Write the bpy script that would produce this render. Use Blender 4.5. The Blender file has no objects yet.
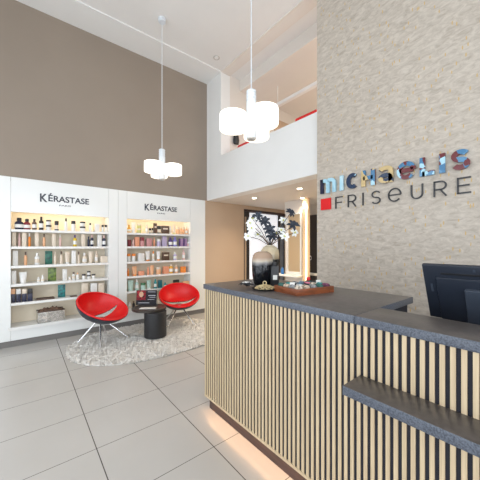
import bpy, bmesh, math, random
from mathutils import Vector, Matrix
random.seed(7)
C = bpy.context.scene.collection
PI = math.pi

# ---------------------------------------------------------------- materials
def mat(name, col, rough=.5, metal=0., noise=0., nscale=20., bump=0., col2=None, spec=.5, emit=None, estr=0., coat=0., trans=0.):
    m = bpy.data.materials.new(name); m.use_nodes = True
    nt = m.node_tree; b = nt.nodes['Principled BSDF']
    b.inputs['Base Color'].default_value = (*col, 1)
    b.inputs['Roughness'].default_value = rough
    b.inputs['Metallic'].default_value = metal
    b.inputs['Specular IOR Level'].default_value = spec
    b.inputs['Coat Weight'].default_value = coat
    b.inputs['Transmission Weight'].default_value = trans
    if emit:
        b.inputs['Emission Color'].default_value = (*emit, 1)
        b.inputs['Emission Strength'].default_value = estr
    if noise or bump or col2:
        tc = nt.nodes.new('ShaderNodeTexCoord')
        n = nt.nodes.new('ShaderNodeTexNoise'); n.inputs['Scale'].default_value = nscale
        n.inputs['Detail'].default_value = 4
        nt.links.new(tc.outputs['Object'], n.inputs['Vector'])
        c2 = col2 or tuple(max(0, c * (1 - noise)) for c in col)
        r = nt.nodes.new('ShaderNodeValToRGB')
        r.color_ramp.elements[0].position = .35; r.color_ramp.elements[0].color = (*c2, 1)
        r.color_ramp.elements[1].position = .65; r.color_ramp.elements[1].color = (*col, 1)
        nt.links.new(n.outputs['Fac'], r.inputs['Fac'])
        nt.links.new(r.outputs['Color'], b.inputs['Base Color'])
        if bump:
            bp = nt.nodes.new('ShaderNodeBump'); bp.inputs['Strength'].default_value = bump
            bp.inputs['Distance'].default_value = .004
            nt.links.new(n.outputs['Fac'], bp.inputs['Height'])
            nt.links.new(bp.outputs['Normal'], b.inputs['Normal'])
    return m

def floor_mat():
    m = mat('floor_tile', (.47, .445, .42), .26, spec=.5)
    nt = m.node_tree; b = nt.nodes['Principled BSDF']; N = nt.nodes.new; Lk = nt.links.new
    tc = N('ShaderNodeTexCoord'); sp = N('ShaderNodeSeparateXYZ'); Lk(tc.outputs['Object'], sp.inputs[0])
    def line(out, off, pitch, half):
        a = N('ShaderNodeMath'); a.operation = 'SUBTRACT'; a.inputs[1].default_value = off; Lk(out, a.inputs[0])
        d = N('ShaderNodeMath'); d.operation = 'PINGPONG'; d.inputs[1].default_value = pitch / 2; Lk(a.outputs[0], d.inputs[0])
        c = N('ShaderNodeMath'); c.operation = 'LESS_THAN'; c.inputs[1].default_value = half; Lk(d.outputs[0], c.inputs[0])
        return c.outputs[0]
    l1 = line(sp.outputs['X'], .40, .64, .0032); l2 = line(sp.outputs['Y'], 1.58, .493, .0022)
    mx = N('ShaderNodeMath'); mx.operation = 'MAXIMUM'; Lk(l1, mx.inputs[0]); Lk(l2, mx.inputs[1])
    n = N('ShaderNodeTexNoise'); n.inputs['Scale'].default_value = 2.5; n.inputs['Detail'].default_value = 6
    Lk(tc.outputs['Object'], n.inputs['Vector'])
    r = N('ShaderNodeValToRGB'); r.color_ramp.elements[0].color = (.51, .485, .45, 1); r.color_ramp.elements[1].color = (.57, .54, .505, 1)
    Lk(n.outputs['Fac'], r.inputs['Fac'])
    g = N('ShaderNodeMix'); g.data_type = 'RGBA'; Lk(mx.outputs[0], g.inputs['Factor']); Lk(r.outputs['Color'], g.inputs['A'])
    g.inputs['B'].default_value = (.10, .09, .08, 1)
    Lk(g.outputs['Result'], b.inputs['Base Color'])
    return m

def wallpaper_mat():
    m = mat('stone_wallpaper', (.5, .48, .45), .7)
    nt = m.node_tree; b = nt.nodes['Principled BSDF']; N = nt.nodes.new; Lk = nt.links.new
    tc = N('ShaderNodeTexCoord'); mp = N('ShaderNodeMapping'); mp.inputs['Scale'].default_value = (1, 1.0, 2.2)
    mp.inputs['Rotation'].default_value = (-.5, 0, 0)
    Lk(tc.outputs['Object'], mp.inputs['Vector'])
    n = N('ShaderNodeTexNoise'); n.inputs['Scale'].default_value = 12; n.inputs['Detail'].default_value = 9; n.inputs['Roughness'].default_value = .68
    n.inputs['Distortion'].default_value = .8
    Lk(mp.outputs[0], n.inputs['Vector'])
    r = N('ShaderNodeValToRGB'); r.color_ramp.elements[0].position = .33; r.color_ramp.elements[0].color = (.40, .345, .285, 1)
    r.color_ramp.elements[1].position = .62; r.color_ramp.elements[1].color = (.575, .515, .44, 1)
    Lk(n.outputs['Fac'], r.inputs['Fac'])
    # sparse upright gold flecks
    m2 = N('ShaderNodeMapping'); m2.inputs['Scale'].default_value = (1, 42, 12); Lk(tc.outputs['Object'], m2.inputs['Vector'])
    v = N('ShaderNodeTexVoronoi'); v.inputs['Scale'].default_value = 1; Lk(m2.outputs[0], v.inputs['Vector'])
    d = N('ShaderNodeMath'); d.operation = 'LESS_THAN'; d.inputs[1].default_value = .22; Lk(v.outputs['Distance'], d.inputs[0])
    sc = N('ShaderNodeSeparateColor'); Lk(v.outputs['Color'], sc.inputs[0])
    e = N('ShaderNodeMath'); e.operation = 'LESS_THAN'; e.inputs[1].default_value = .13; Lk(sc.outputs[0], e.inputs[0])
    f = N('ShaderNodeMath'); f.operation = 'MULTIPLY'; Lk(d.outputs[0], f.inputs[0]); Lk(e.outputs[0], f.inputs[1])
    g = N('ShaderNodeMix'); g.data_type = 'RGBA'; Lk(f.outputs[0], g.inputs['Factor']); Lk(r.outputs['Color'], g.inputs['A'])
    g.inputs['B'].default_value = (.56, .39, .17, 1)
    Lk(g.outputs['Result'], b.inputs['Base Color'])
    bp = N('ShaderNodeBump'); bp.inputs['Strength'].default_value = .12; bp.inputs['Distance'].default_value = .008
    Lk(n.outputs['Fac'], bp.inputs['Height']); Lk(bp.outputs['Normal'], b.inputs['Normal'])
    return m

def patch_mat(name, cols, seed=0., scale=11.):
    m = mat(name, cols[0], .3, .0, coat=.15)
    nt = m.node_tree; b = nt.nodes['Principled BSDF']; N = nt.nodes.new; Lk = nt.links.new
    tc = N('ShaderNodeTexCoord'); mp = N('ShaderNodeMapping'); mp.inputs['Location'].default_value = (seed, seed * 1.7, seed * .6)
    mp.inputs['Rotation'].default_value = (.35, 0, 0)
    Lk(tc.outputs['Object'], mp.inputs['Vector'])
    v = N('ShaderNodeTexVoronoi'); v.distance = 'CHEBYCHEV'; v.inputs['Scale'].default_value = scale; v.inputs['Randomness'].default_value = .85
    Lk(mp.outputs[0], v.inputs['Vector'])
    sc = N('ShaderNodeSeparateColor'); Lk(v.outputs['Color'], sc.inputs[0])
    r = N('ShaderNodeValToRGB'); r.color_ramp.interpolation = 'CONSTANT'
    els = r.color_ramp.elements
    while len(els) < len(cols): els.new(.5)
    for i, c in enumerate(cols):
        els[i].position = i / len(cols); els[i].color = (*c, 1)
    Lk(sc.outputs[0], r.inputs['Fac']); Lk(r.outputs['Color'], b.inputs['Base Color'])
    return m

def wood_mat(name, c1, c2, rough=.5, sc=(30, 30, 2.5), spec=.4):
    m = mat(name, c1, rough, spec=spec)
    nt = m.node_tree; b = nt.nodes['Principled BSDF']; N = nt.nodes.new; Lk = nt.links.new
    tc = N('ShaderNodeTexCoord'); mp = N('ShaderNodeMapping'); mp.inputs['Scale'].default_value = sc
    Lk(tc.outputs['Object'], mp.inputs['Vector'])
    n = N('ShaderNodeTexNoise'); n.inputs['Scale'].default_value = 1.6; n.inputs['Detail'].default_value = 6; n.inputs['Distortion'].default_value = .4
    Lk(mp.outputs[0], n.inputs['Vector'])
    r = N('ShaderNodeValToRGB'); r.color_ramp.elements[0].position = .3; r.color_ramp.elements[0].color = (*c2, 1)
    r.color_ramp.elements[1].position = .7; r.color_ramp.elements[1].color = (*c1, 1)
    Lk(n.outputs['Fac'], r.inputs['Fac']); Lk(r.outputs['Color'], b.inputs['Base Color'])
    return m

def zramp_mat(name, stops, rough=.25, fuzz=.02, coat=.5):
    """glaze bands that belong to the vase: colour by height"""
    m = mat(name, stops[0][1], rough, coat=coat)
    nt = m.node_tree; b = nt.nodes['Principled BSDF']; N = nt.nodes.new; Lk = nt.links.new
    tc = N('ShaderNodeTexCoord'); sp = N('ShaderNodeSeparateXYZ'); Lk(tc.outputs['Object'], sp.inputs[0])
    n = N('ShaderNodeTexNoise'); n.inputs['Scale'].default_value = 9; n.inputs['Detail'].default_value = 5; Lk(tc.outputs['Object'], n.inputs['Vector'])
    a = N('ShaderNodeMath'); a.operation = 'MULTIPLY_ADD'; a.inputs[1].default_value = fuzz * 2; Lk(n.outputs['Fac'], a.inputs[0]); Lk(sp.outputs['Z'], a.inputs[2])
    s = N('ShaderNodeMath'); s.operation = 'SUBTRACT'; s.inputs[1].default_value = fuzz; Lk(a.outputs[0], s.inputs[0])
    k = N('ShaderNodeMath'); k.operation = 'DIVIDE'; k.inputs[1].default_value = .4; Lk(s.outputs[0], k.inputs[0])
    r = N('ShaderNodeValToRGB'); els = r.color_ramp.elements
    while len(els) < len(stops): els.new(.5)
    for i, (z, c) in enumerate(stops): els[i].position = z / .4; els[i].color = (*c, 1)
    Lk(k.outputs[0], r.inputs['Fac']); Lk(r.outputs['Color'], b.inputs['Base Color'])
    return m

M = {}
M['white'] = mat('white_paint', (.83, .83, .81), .55, noise=.02, nscale=3)
M['ceiling'] = mat('ceiling_paint', (.80, .79, .765), .7, noise=.03, nscale=2)
M['gallery_paint'] = mat('gallery_paint', (.76, .71, .65), .7, noise=.03, nscale=2)
M['taupe'] = mat('taupe_paint', (.305, .25, .20), .75, noise=.05, nscale=1.5)
M['tan'] = mat('tan_paint', (.54, .395, .275), .7, noise=.04, nscale=1.5)
M['gloss_white'] = mat('gloss_white', (.83, .84, .82), .16, noise=.02, nscale=2)
M['shelf_white'] = mat('shelf_white', (.84, .83, .80), .35, noise=.02, nscale=3)
M['niche'] = mat('niche_cream', (.86, .76, .60), .6, noise=.04, nscale=3)
M['grey_kick'] = mat('grey_kick', (.19, .18, .17), .5, noise=.05, nscale=6)
M['floor'] = floor_mat()
M['paper'] = wallpaper_mat()
M['oak'] = wood_mat('pale_oak', (.63, .495, .315), (.49, .37, .23), .5, (25, 60, 2.2))
M['gap'] = mat('black_felt', (.018, .018, .026), .9, noise=.2, nscale=40)
M['worktop_skylit'] = mat('worktop_edge_sky_tint', (.12, .135, .165), .42, col2=(.045, .052, .07), nscale=170, bump=.25)  # worktop edges: blue skylight painted into the colour
M['worktop_warmlit'] = mat('laminate_warm_tint', (.115, .10, .092), .33, col2=(.08, .07, .066), nscale=35, bump=.08)  # same worktop from above: warm reflection painted into the colour
M['plinth'] = wood_mat('dark_plinth', (.075, .045, .04), (.045, .03, .027), .5, (5, 5, 40))
M['dark'] = mat('matt_black', (.018, .018, .02), .45, noise=.15, nscale=20)
M['dark_frame'] = mat('dark_frame', (.04, .035, .035), .5, noise=.1, nscale=8)
M['red'] = mat('red_leather', (.78, .006, .008), .38, noise=.10, nscale=60, bump=.06)
M['shell'] = mat('black_shell', (.02, .024, .04), .4, noise=.1, nscale=30)
M['chrome'] = mat('chrome', (.78, .78, .80), .14, 1., noise=.03, nscale=10)
M['tabletop'] = wood_mat('table_dark_oak', (.07, .055, .045), (.03, .026, .022), .35, (6, 40, 6))
M['pile'] = mat('wool_pile', (.95, .92, .87), .9, noise=.18, nscale=45)
M['lampwhite'] = mat('lamp_white', (.72, .76, .80), .4, noise=.03, nscale=8)
M['shade'] = mat('opal_glass', (.95, .93, .88), .4, noise=.01, nscale=5, emit=(1, .93, .80), estr=1.1)
M['disc'] = mat('lamp_disc', (.55, .53, .48), .4, noise=.05, nscale=9)
M['red_acrylic'] = mat('red_acrylic', (.72, .01, .012), .3, noise=.03, nscale=10)
M['black_letter'] = mat('anthracite_letter', (.03, .03, .032), .4, noise=.1, nscale=30)
M['grey_letter'] = mat('slate_letter', (.035, .04, .06), .4, noise=.1, nscale=30)
navy, lblue, maroon, steel, gold = (.008, .03, .08), (.42, .68, .80), (.14, .015, .02), (.05, .19, .36), (.58, .43, .20)
M['patch_a'] = patch_mat('patch_ice', [lblue, (.36, .60, .72), (.55, .76, .84), lblue], 1.3)
M['patch_n'] = patch_mat('patch_navy', [navy, navy, lblue, (.03, .08, .16), navy], 4.3)
M['patch_h'] = patch_mat('patch_mixed', [gold, steel, maroon, navy, lblue, gold], 2.1)
M['patch_g'] = patch_mat('patch_gold', [gold, gold, gold, maroon, navy], 6.2)
M['patch_b'] = patch_mat('patch_blue', [steel, lblue, maroon, steel, maroon, (.10, .26, .44), maroon], 8.7, 17.)
M['tray_wood'] = wood_mat('tray_wood', (.30, .085, .028), (.14, .04, .016), .4, (5, 5, 30))
M['brass'] = mat('brass', (.80, .64, .36), .35, .45, noise=.35, nscale=60, bump=.4)
M['petal'] = mat('petal', (.86, .88, .86), .5, noise=.05, nscale=20)
M['petal_heart'] = mat('petal_heart', (.65, .62, .12), .6, noise=.1, nscale=30)
M['black_leaf'] = mat('black_leaf', (.02, .028, .045), .5, noise=.2, nscale=30)
M['twig'] = mat('twig', (.16, .11, .075), .7, noise=.3, nscale=40)
M['vase_front'] = zramp_mat('vase_front', [(0, (.012, .013, .016)), (.165, (.012, .014, .02)), (.185, (.35, .33, .32)), (.205, (.86, .76, .62)), (.235, (.70, .50, .36)), (.29, (.76, .58, .44))], .12)
M['vase_back'] = zramp_mat('vase_back', [(0, (.01, .011, .015)), (.2, (.012, .013, .016)), (.215, (.6, .48, .30)), (.26, (.92, .78, .54)), (.34, (.95, .88, .70))], .25)
M['led_warm'] = mat('led_warm', (1, .8, .55), .5, noise=.01, emit=(1, .62, .30), estr=1.2)
M['led_mirror'] = mat('led_mirror', (1, .85, .6), .5, noise=.01, emit=(1, .72, .40), estr=3.5)
M['led_niche'] = mat('led_niche', (1, .85, .6), .5, noise=.01, emit=(1, .80, .52), estr=3)
M['spot_lens'] = mat('spot_lens', (1, .9, .75), .5, noise=.01, emit=(1, .86, .66), estr=12)
M['pillar_glow'] = mat('pillar_painted_glow', (.86, .62, .38), .6, noise=.05, nscale=3)  # orange glow of the light strip painted into the pillar colour
M['mirror'] = mat('mirror_glass', (.66, .52, .34), .3, .55, noise=.01, nscale=2)  # tan wall's reflection painted into the glass colour
M['frosted'] = mat('lit_frosted_pane', (.85, .87, .9), .5, noise=.03, nscale=2, emit=(.86, .89, .96), estr=.62)
M['steel_blue_pane'] = mat('blue_grey_pane', (.22, .25, .31), .3, noise=.2, nscale=6)
M['blind'] = mat('pale_blind', (.62, .66, .72), .5, noise=.1, nscale=5)
M['plastic_black'] = mat('monitor_black', (.022, .028, .042), .35, noise=.1, nscale=15)
M['plastic_grey'] = mat('monitor_slate', (.05, .062, .085), .4, noise=.1, nscale=15)
M['silver'] = mat('crinkled_silver', (.62, .60, .56), .25, .85, noise=.4, nscale=22, bump=.9)
M['brown_paper'] = mat('brown_tissue', (.22, .12, .07), .7, noise=.6, nscale=25, bump=.5)
M['glass'] = mat('window_glass', (1, 1, 1), .02, noise=0, trans=1.)
M['alu'] = mat('window_frame_grey', (.05, .05, .055), .4, noise=.1, nscale=8)

PC = {'navy': (.014, .017, .05), 'black': (.018, .016, .016), 'maroon': (.22, .02, .03), 'brown': (.10, .055, .035), 'white': (.82, .81, .78),
      'cream': (.78, .67, .54), 'pink': (.78, .52, .48), 'orange': (.86, .26, .03), 'peach': (.84, .46, .25), 'yellow': (.78, .55, .03),
      'purple': (.10, .05, .20), 'amber': (.80, .42, .06), 'lime': (.66, .62, .22), 'salmon': (.80, .34, .20), 'rose': (.60, .28, .28),
      'lilac': (.52, .44, .62), 'violet': (.26, .24, .58), 'mauve': (.36, .22, .38), 'aqua': (.48, .66, .58), 'teal': (.01, .28, .29),
      'darkteal': (.01, .13, .16), 'green': (.05, .18, .07)}
PM = {k: mat('product_' + k, v, .35, noise=.06, nscale=30) for k, v in PC.items()}
PM['blue'] = mat('product_blue', (.04, .20, .55), .35, noise=.06, nscale=30)
M['card_green'] = mat('card_green_print', (.02, .22, .15), .35, col2=(.01, .05, .04), nscale=16)
M['card_leaf'] = mat('card_leaf_print', (.22, .32, .05), .35, col2=(.015, .04, .02), nscale=22)
M['card_teal'] = mat('card_teal_print', (.03, .30, .28), .35, col2=(.005, .02, .04), nscale=26)
M['card_red'] = mat('card_red_print', (.42, .01, .02), .75, col2=(.015, .01, .015), nscale=38)
M['card_face'] = mat('card_beige_print', (.62, .36, .2), .35, noise=.1, nscale=30)
M['card_dark'] = mat('card_dark_print', (.015, .013, .018), .75, noise=.2, nscale=30)
M['card_line'] = mat('card_pale_lines', (.5, .5, .55), .4, noise=.3, nscale=80)
M['paper_white'] = mat('paper_white', (.75, .73, .68), .5, noise=.1, nscale=30)

# ---------------------------------------------------------------- mesh helpers
def box(bm, x0, x1, y0, y1, z0, z1, bev=0., mi=0):
    vs = [bm.verts.new(p) for p in ((x0,y0,z0),(x1,y0,z0),(x1,y1,z0),(x0,y1,z0),(x0,y0,z1),(x1,y0,z1),(x1,y1,z1),(x0,y1,z1))]
    fs = [bm.faces.new([vs[i] for i in f]) for f in ((0,3,2,1),(4,5,6,7),(0,1,5,4),(1,2,6,5),(2,3,7,6),(3,0,4,7))]
    for f in fs: f.material_index = mi
    if bev:
        es = list({e for f in fs for e in f.edges})
        r = bmesh.ops.bevel(bm, geom=es, offset=bev, segments=2, affect='EDGES', profile=.5)
        for f in r['faces']: f.material_index = mi
    return vs

def lathe(bm, prof, seg=24, c=(0, 0, 0), sx=1., sy=1., mi=0, cap=True):
    rings = []
    for r, z in prof:
        rings.append([bm.verts.new((c[0] + r * sx * math.cos(2*PI*i/seg), c[1] + r * sy * math.sin(2*PI*i/seg), c[2] + z)) for i in range(seg)])
    for a, b in zip(rings, rings[1:]):
        for i in range(seg):
            f = bm.faces.new((a[i], a[(i+1) % seg], b[(i+1) % seg], b[i])); f.material_index = mi
    if cap:
        f = bm.faces.new(list(reversed(rings[0]))); f.material_index = mi
        f = bm.faces.new(rings[-1]); f.material_index = mi

def tube(bm, pts, rad, seg=10, mi=0):
    pts = [Vector(p) for p in pts]
    if not isinstance(rad, (list, tuple)): rad = [rad] * len(pts)
    rings = []; up = Vector((0, 0, 1))
    for i, p in enumerate(pts):
        t = (pts[min(i+1, len(pts)-1)] - pts[max(i-1, 0)]).normalized()
        a = t.cross(up)
        if a.length < 1e-3: a = t.cross(Vector((1, 0, 0)))
        a.normalize(); b = t.cross(a).normalized()
        rings.append([bm.verts.new(p + rad[i] * (a * math.cos(2*PI*k/seg) + b * math.sin(2*PI*k/seg))) for k in range(seg)])
    for A, B in zip(rings, rings[1:]):
        for k in range(seg):
            f = bm.faces.new((A[k], A[(k+1) % seg], B[(k+1) % seg], B[k])); f.material_index = mi
    bm.faces.new(rings[0]).material_index = mi; bm.faces.new(list(reversed(rings[-1]))).material_index = mi

def obj(name, bm, mats, parent=None, loc=(0, 0, 0), smooth=True, rotz=0., ang=.7):
    bmesh.ops.recalc_face_normals(bm, faces=bm.faces)
    me = bpy.data.meshes.new(name); bm.to_mesh(me); bm.free()
    if not isinstance(mats, (list, tuple)): mats = [mats]
    for m in mats: me.materials.append(m)
    if smooth:
        me.polygons.foreach_set('use_smooth', [True] * len(me.polygons)); me.set_sharp_from_angle(angle=ang)
    o = bpy.data.objects.new(name, me); C.objects.link(o)
    o.location = loc; o.rotation_euler = (0, 0, rotz)
    if parent: o.parent = parent
    return o

def tag(o, label=None, cat=None, group=None, kind=None):
    if label: o['label'] = label
    if cat: o['category'] = cat
    if group: o['group'] = group
    if kind: o['kind'] = kind
    return o

def thing(name, label, cat, loc=(0, 0, 0), rotz=0., group=None):
    o = bpy.data.objects.new(name, None); C.objects.link(o)
    o.empty_display_size = .1
    o.location = loc; o.rotation_euler = (0, 0, rotz)
    return tag(o, label, cat, group)

def bxo(name, m, *a, parent=None, bev=0., loc=(0, 0, 0), rotz=0.):
    bm = bmesh.new(); box(bm, *a, bev=bev); return obj(name, bm, m, parent, loc, smooth=bev > 0, rotz=rotz)

def struct(name, m, boxes, label=None, cat='structure', bev=0.):
    bm = bmesh.new()
    for b in boxes: box(bm, *b, bev=bev)
    o = obj(name, bm, m, smooth=False); o['kind'] = 'structure'
    if label: o['label'] = label; o['category'] = cat
    return o

def copy_tree(o, parent=None):
    c = o.copy(); C.objects.link(c)
    if parent: c.parent = parent
    for ch in list(o.children): copy_tree(ch, c)
    return c

# ---------------------------------------------------------------- setting
H = 4.85
struct('floor', M['floor'], [(-2.4, 7.0, -3.2, 8.2, -.1, 0)], 'grey beige tiled floor with dark joints', 'floor')
struct('ceiling', M['ceiling'], [(-2.4, 3.05, -3.2, 5.3, H, H+.15), (3.05, 7.0, -3.2, 5.3, H, H+.15)], 'high white ceiling above the shop', 'ceiling')
struct('trim_1', M['white'], [(-2.2, 3.05, 4.38, 4.90, H-.02, H)], 'flat white border of the ceiling along the taupe wall', 'trim')
struct('trim_2', M['gallery_paint'], [(3.05, 3.27, 2.115, 4.38, H-.02, H)], 'flat border of the ceiling over the gallery opening', 'trim')
struct('wall_front', M['taupe'], [(-2.2, 3.05, 4.90, 5.3, 2.36, H), (-2.2, 3.05, 5.2, 5.3, 0, 2.36), (-2.2, -1.0, 4.90, 5.2, 0, 2.36)], 'tall taupe wall above the product cabinets', 'wall')
# bulkhead and parapet of the gallery, one white wall with an opening
struct('wall_gallery', M['white'], [(3.05, 3.27, 2.0, 4.90, 2.36, 3.185), (3.05, 3.27, 4.38, 4.90, 3.185, H)], 'white gallery parapet wall with opening above', 'wall')
struct('floor_gallery', M['gallery_paint'], [(3.27, 7.0, -3.0, 5.3, 2.36, 2.60)], 'gallery floor and the pale ceiling below it', 'floor')
struct('wall_gallery_end', M['gallery_paint'], [(3.27, 7.0, 4.38, 5.3, 2.60, H)], 'beige end wall of the upper gallery', 'wall')
struct('ceiling_gallery', M['gallery_paint'], [(3.53, 7.0, -3.0, 4.38, 4.62, H)], 'lowered ceiling over the gallery', 'ceiling')
struct('wall_sign', M['paper'], [(3.0, 3.26, -3.0, 2.115, 0, H)], 'mottled beige wallpapered wall carrying the sign', 'wall')
struct('wall_back', M['white'], [(-2.4, -1.9, -3.2, -3.0, 0, H), (2.6, 7.0, -3.2, -3.0, 0, H), (-1.9, 2.6, -3.2, -3.0, 3.4, H), (-1.9, 2.6, -3.2, -3.0, 0, .12)])
struct('wall_left', M['white'], [(-2.4, -2.2, -3.0, -2.4, 0, H), (-2.4, -2.2, 4.3, 5.3, 0, H), (-2.4, -2.2, -2.4, 4.3, 3.4, H), (-2.4, -2.2, -2.4, 4.3, 0, .12)])
struct('wall_right', M['tan'], [(6.8, 7.0, -3.0, 8.2, 0, 2.36)])
struct('wall_right_upper', M['gallery_paint'], [(6.8, 7.0, -3.0, 4.38, 2.60, H)])
def window(name, along_x, p, a, b, n):
    bm = bmesh.new()
    z0, z1 = .12, 3.4
    def add(u0, u1, w0, w1, zz0, zz1):
        if along_x: box(bm, u0, u1, w0, w1, zz0, zz1)
        else: box(bm, w0, w1, u0, u1, zz0, zz1)
    for i in range(n + 1):
        c = a + (b - a) * i / n
        u0 = max(a, c - .035); u1 = min(b, c + .035)
        add(u0, u1, p - .04, p + .04, z0, z1)
    add(a, b, p - .04, p + .04, z0, z0 + .07); add(a, b, p - .04, p + .04, z1 - .07, z1); add(a, b, p - .03, p + .03, 2.35, 2.41)
    o = obj(name, bm, M['alu'], smooth=False); o['kind'] = 'structure'
    bm = bmesh.new()
    for i in range(n):
        c0 = a + (b - a) * i / n + .035; c1 = a + (b - a) * (i + 1) / n - .035
        if along_x: box(bm, c0, c1, p - .004, p + .004, z0 + .07, z1 - .07)
        else: box(bm, p - .004, p + .004, c0, c1, z0 + .07, z1 - .07)
    obj('pane', bm, M['glass_thin'], o, smooth=False)
gm = bpy.data.materials.new('thin_glass'); gm.use_nodes = True
_n = gm.node_tree; _n.nodes.clear()
_o = _n.nodes.new('ShaderNodeOutputMaterial'); _t = _n.nodes.new('ShaderNodeBsdfTransparent'); _g = _n.nodes.new('ShaderNodeBsdfGlossy'); _g.inputs['Roughness'].default_value = .02
_m = _n.nodes.new('ShaderNodeMixShader'); _m.inputs[0].default_value = .06
_n.links.new(_t.outputs[0], _m.inputs[1]); _n.links.new(_g.outputs[0], _m.inputs[2]); _n.links.new(_m.outputs[0], _o.inputs[0])
M['glass_thin'] = gm
window('window_1', False, -2.3, -2.4, 4.3, 4)
window('window_2', True, -3.1, -1.9, 2.6, 3)

# back rooms under the gallery
struct('wall_tan', M['tan'], [(3.0, 4.07, 4.90, 5.05, 0, 2.36), (4.07, 5.6, 4.90, 5.05, 2.27, 2.36), (5.6, 6.8, 4.90, 5.05, 0, 2.36)], 'tan wall under the gallery beside the cabinets', 'wall')
struct('trim_3', M['plinth'], [(4.07, 5.6, 4.885, 5.06, 2.22, 2.27), ], 'dark brown lintel over the wide doorway', 'trim')
struct('wall_far', M['white'], [(3.3, 7.0, 8.0, 8.2, 0, 2.5), (3.3, 3.4, 5.3, 8.0, 0, 2.5)])
struct('ceiling_back', M['ceiling'], [(3.3, 7.0, 5.3, 8.2, 2.5, 2.6)])
struct('door_1', M['dark_frame'], [(4.07, 4.12, 4.93, 5.02, 0, 2.22), (4.20, 4.25, 4.93, 5.02, 0, 2.22), (4.12, 4.20, 4.93, 5.02, 2.1, 2.22), (4.12, 4.2, 4.93, 5.02, 0, .1)], 'dark framed narrow door post behind the flowers', 'door')
o = struct('door_2', M['dark_frame'], [(4.28, 4.33, 5.0, 5.08, 0, 2.27), (5.36, 5.42, 5.0, 5.08, 0, 2.27), (5.6, 5.66, 5.0, 5.08, 0, 2.27)], 'glazed back door with a bright frosted pane', 'door')
bxo('pane', M['frosted'], 4.33, 5.36, 5.03, 5.05, 0, 2.27, parent=o)
bxo('side_pane', M['steel_blue_pane'], 5.42, 5.6, 5.03, 5.05, 0, 2.27, parent=o)
bxo('post_panel', M['tan'], 4.12, 4.20, 4.96, 4.99, .1, 2.1, parent=o)
struct('wall_partition', M['gallery_paint'], [(4.47, 4.51, 3.38, 3.98, 0, .62), (4.47, 4.51, 3.38, 3.98, 2.09, 2.36), (4.49, 4.51, 3.38, 3.98, .62, 2.09)], 'beige partition of the styling area behind the counter', 'wall')
struct('wall_dark_side', M['gallery_paint'], [(5.22, 5.35, 3.2, 4.3, 0, 2.36)])
pil = struct('wall_pillar', M['pillar_glow'], [(4.42, 4.47, 3.32, 3.46, 0, 2.36)], 'narrow pillar with the glowing upright light strip', 'pillar')
t = thing('mirror_station', 'white framed styling mirror with a narrow ledge behind the counter', 'mirror', (4.47, 3.73, .78))
def rel(t, x0, x1, y0, y1, z0, z1):
    l = t.location; return (x0-l.x, x1-l.x, y0-l.y, y1-l.y, z0-l.z, z1-l.z)
bm = bmesh.new()
for b in ((4.43,4.47,3.50,3.54,.80,2.09),(4.43,4.47,3.86,3.90,.80,2.09),(4.43,4.47,3.54,3.86,.80,.86),(4.43,4.47,3.54,3.86,2.06,2.09)): box(bm, *rel(t, *b), bev=.003)
obj('mirror_frame', bm, M['white'], t)
bxo('mirror_glass', M['mirror'], *rel(t, 4.455, 4.468, 3.54, 3.86, .86, 2.06), parent=t)
bxo('ledge', M['white'], *rel(t, 4.25, 4.47, 3.47, 4.2, .765, .80), parent=t, bev=.004)
t2 = bxo('light_strip', M['led_mirror'], 4.412, 4.419, 3.350, 3.385, .60, 2.12, parent=pil); t2['label'] = 'glowing warm white upright light strip'
p = thing('dark_cabinet', 'dark brown upright cupboard seen past the light strip', 'cupboard', (5.1, 3.75, 0))
bxo('door', M['dark_frame'], -.02, .0, -.36, .36, .82, 2.08, parent=p, bev=.004)
bxo('body', M['dark_frame'], .0, .1, -.38, .38, 0, 2.1, parent=p)
bxo('ledge', M['white'], -.22, -.02, -.38, .38, .76, .80, parent=p, bev=.004)
bm = bmesh.new(); tube(bm, [(.0, .05*math.cos(a*PI/8), .05*math.sin(a*PI/8)) for a in range(17)], .008, 8)
obj('ring_handle', bm, M['chrome'], p, loc=(-.03, .02, 1.13))
bm = bmesh.new(); lathe(bm, [(.03,0),(.032,.01),(.032,.1),(.018,.12),(.012,.125),(.012,.15)], 16)
o = obj('spray_bottle', bm, PM['blue'], loc=(4.34, 3.93, .80)); tag(o, 'small blue bottle standing on the mirror ledge', 'bottle')

# recessed spots
def spot(x, y, z, label, lit):
    t = thing('recessed_spot', label, 'ceiling light', (x, y, z), 0, None)
    bm = bmesh.new(); lathe(bm, [(.035,-.001),(.055,-.008),(.06,-.004),(.06,0)], 28); obj('rim', bm, M['white'] if lit else M['disc'], t)
    bm = bmesh.new(); lathe(bm, [(.001,-.0100),(.036,-.0100),(.038,-.0005)], 24, cap=True); obj('lens', bm, M['spot_lens'] if lit else M['white'], t)
    if lit:
        d = bpy.data.lights.new('spot_light', 'SPOT'); d.energy = lit; d.spot_size = 2.3; d.spot_blend = 1; d.shadow_soft_size = .05; d.color = (1, .80, .58)
        lo = bpy.data.objects.new('spot_light', d); C.objects.link(lo); lo.parent = t; lo.location = (0, 0, -.03)
    return t
spot(3.607, 4.02, 2.36, 'lit recessed spot nearest the tan wall under the gallery', 70)
spot(3.60, 2.88, 2.36, 'lit recessed spot under the gallery beside the wallpapered wall', 70)
spot(4.355, 3.42, 2.36, 'small dim recessed spot above the styling mirror', 16)
spot(2.77, 4.12, H, 'unlit round recessed spot in the high ceiling corner', 0)

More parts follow.
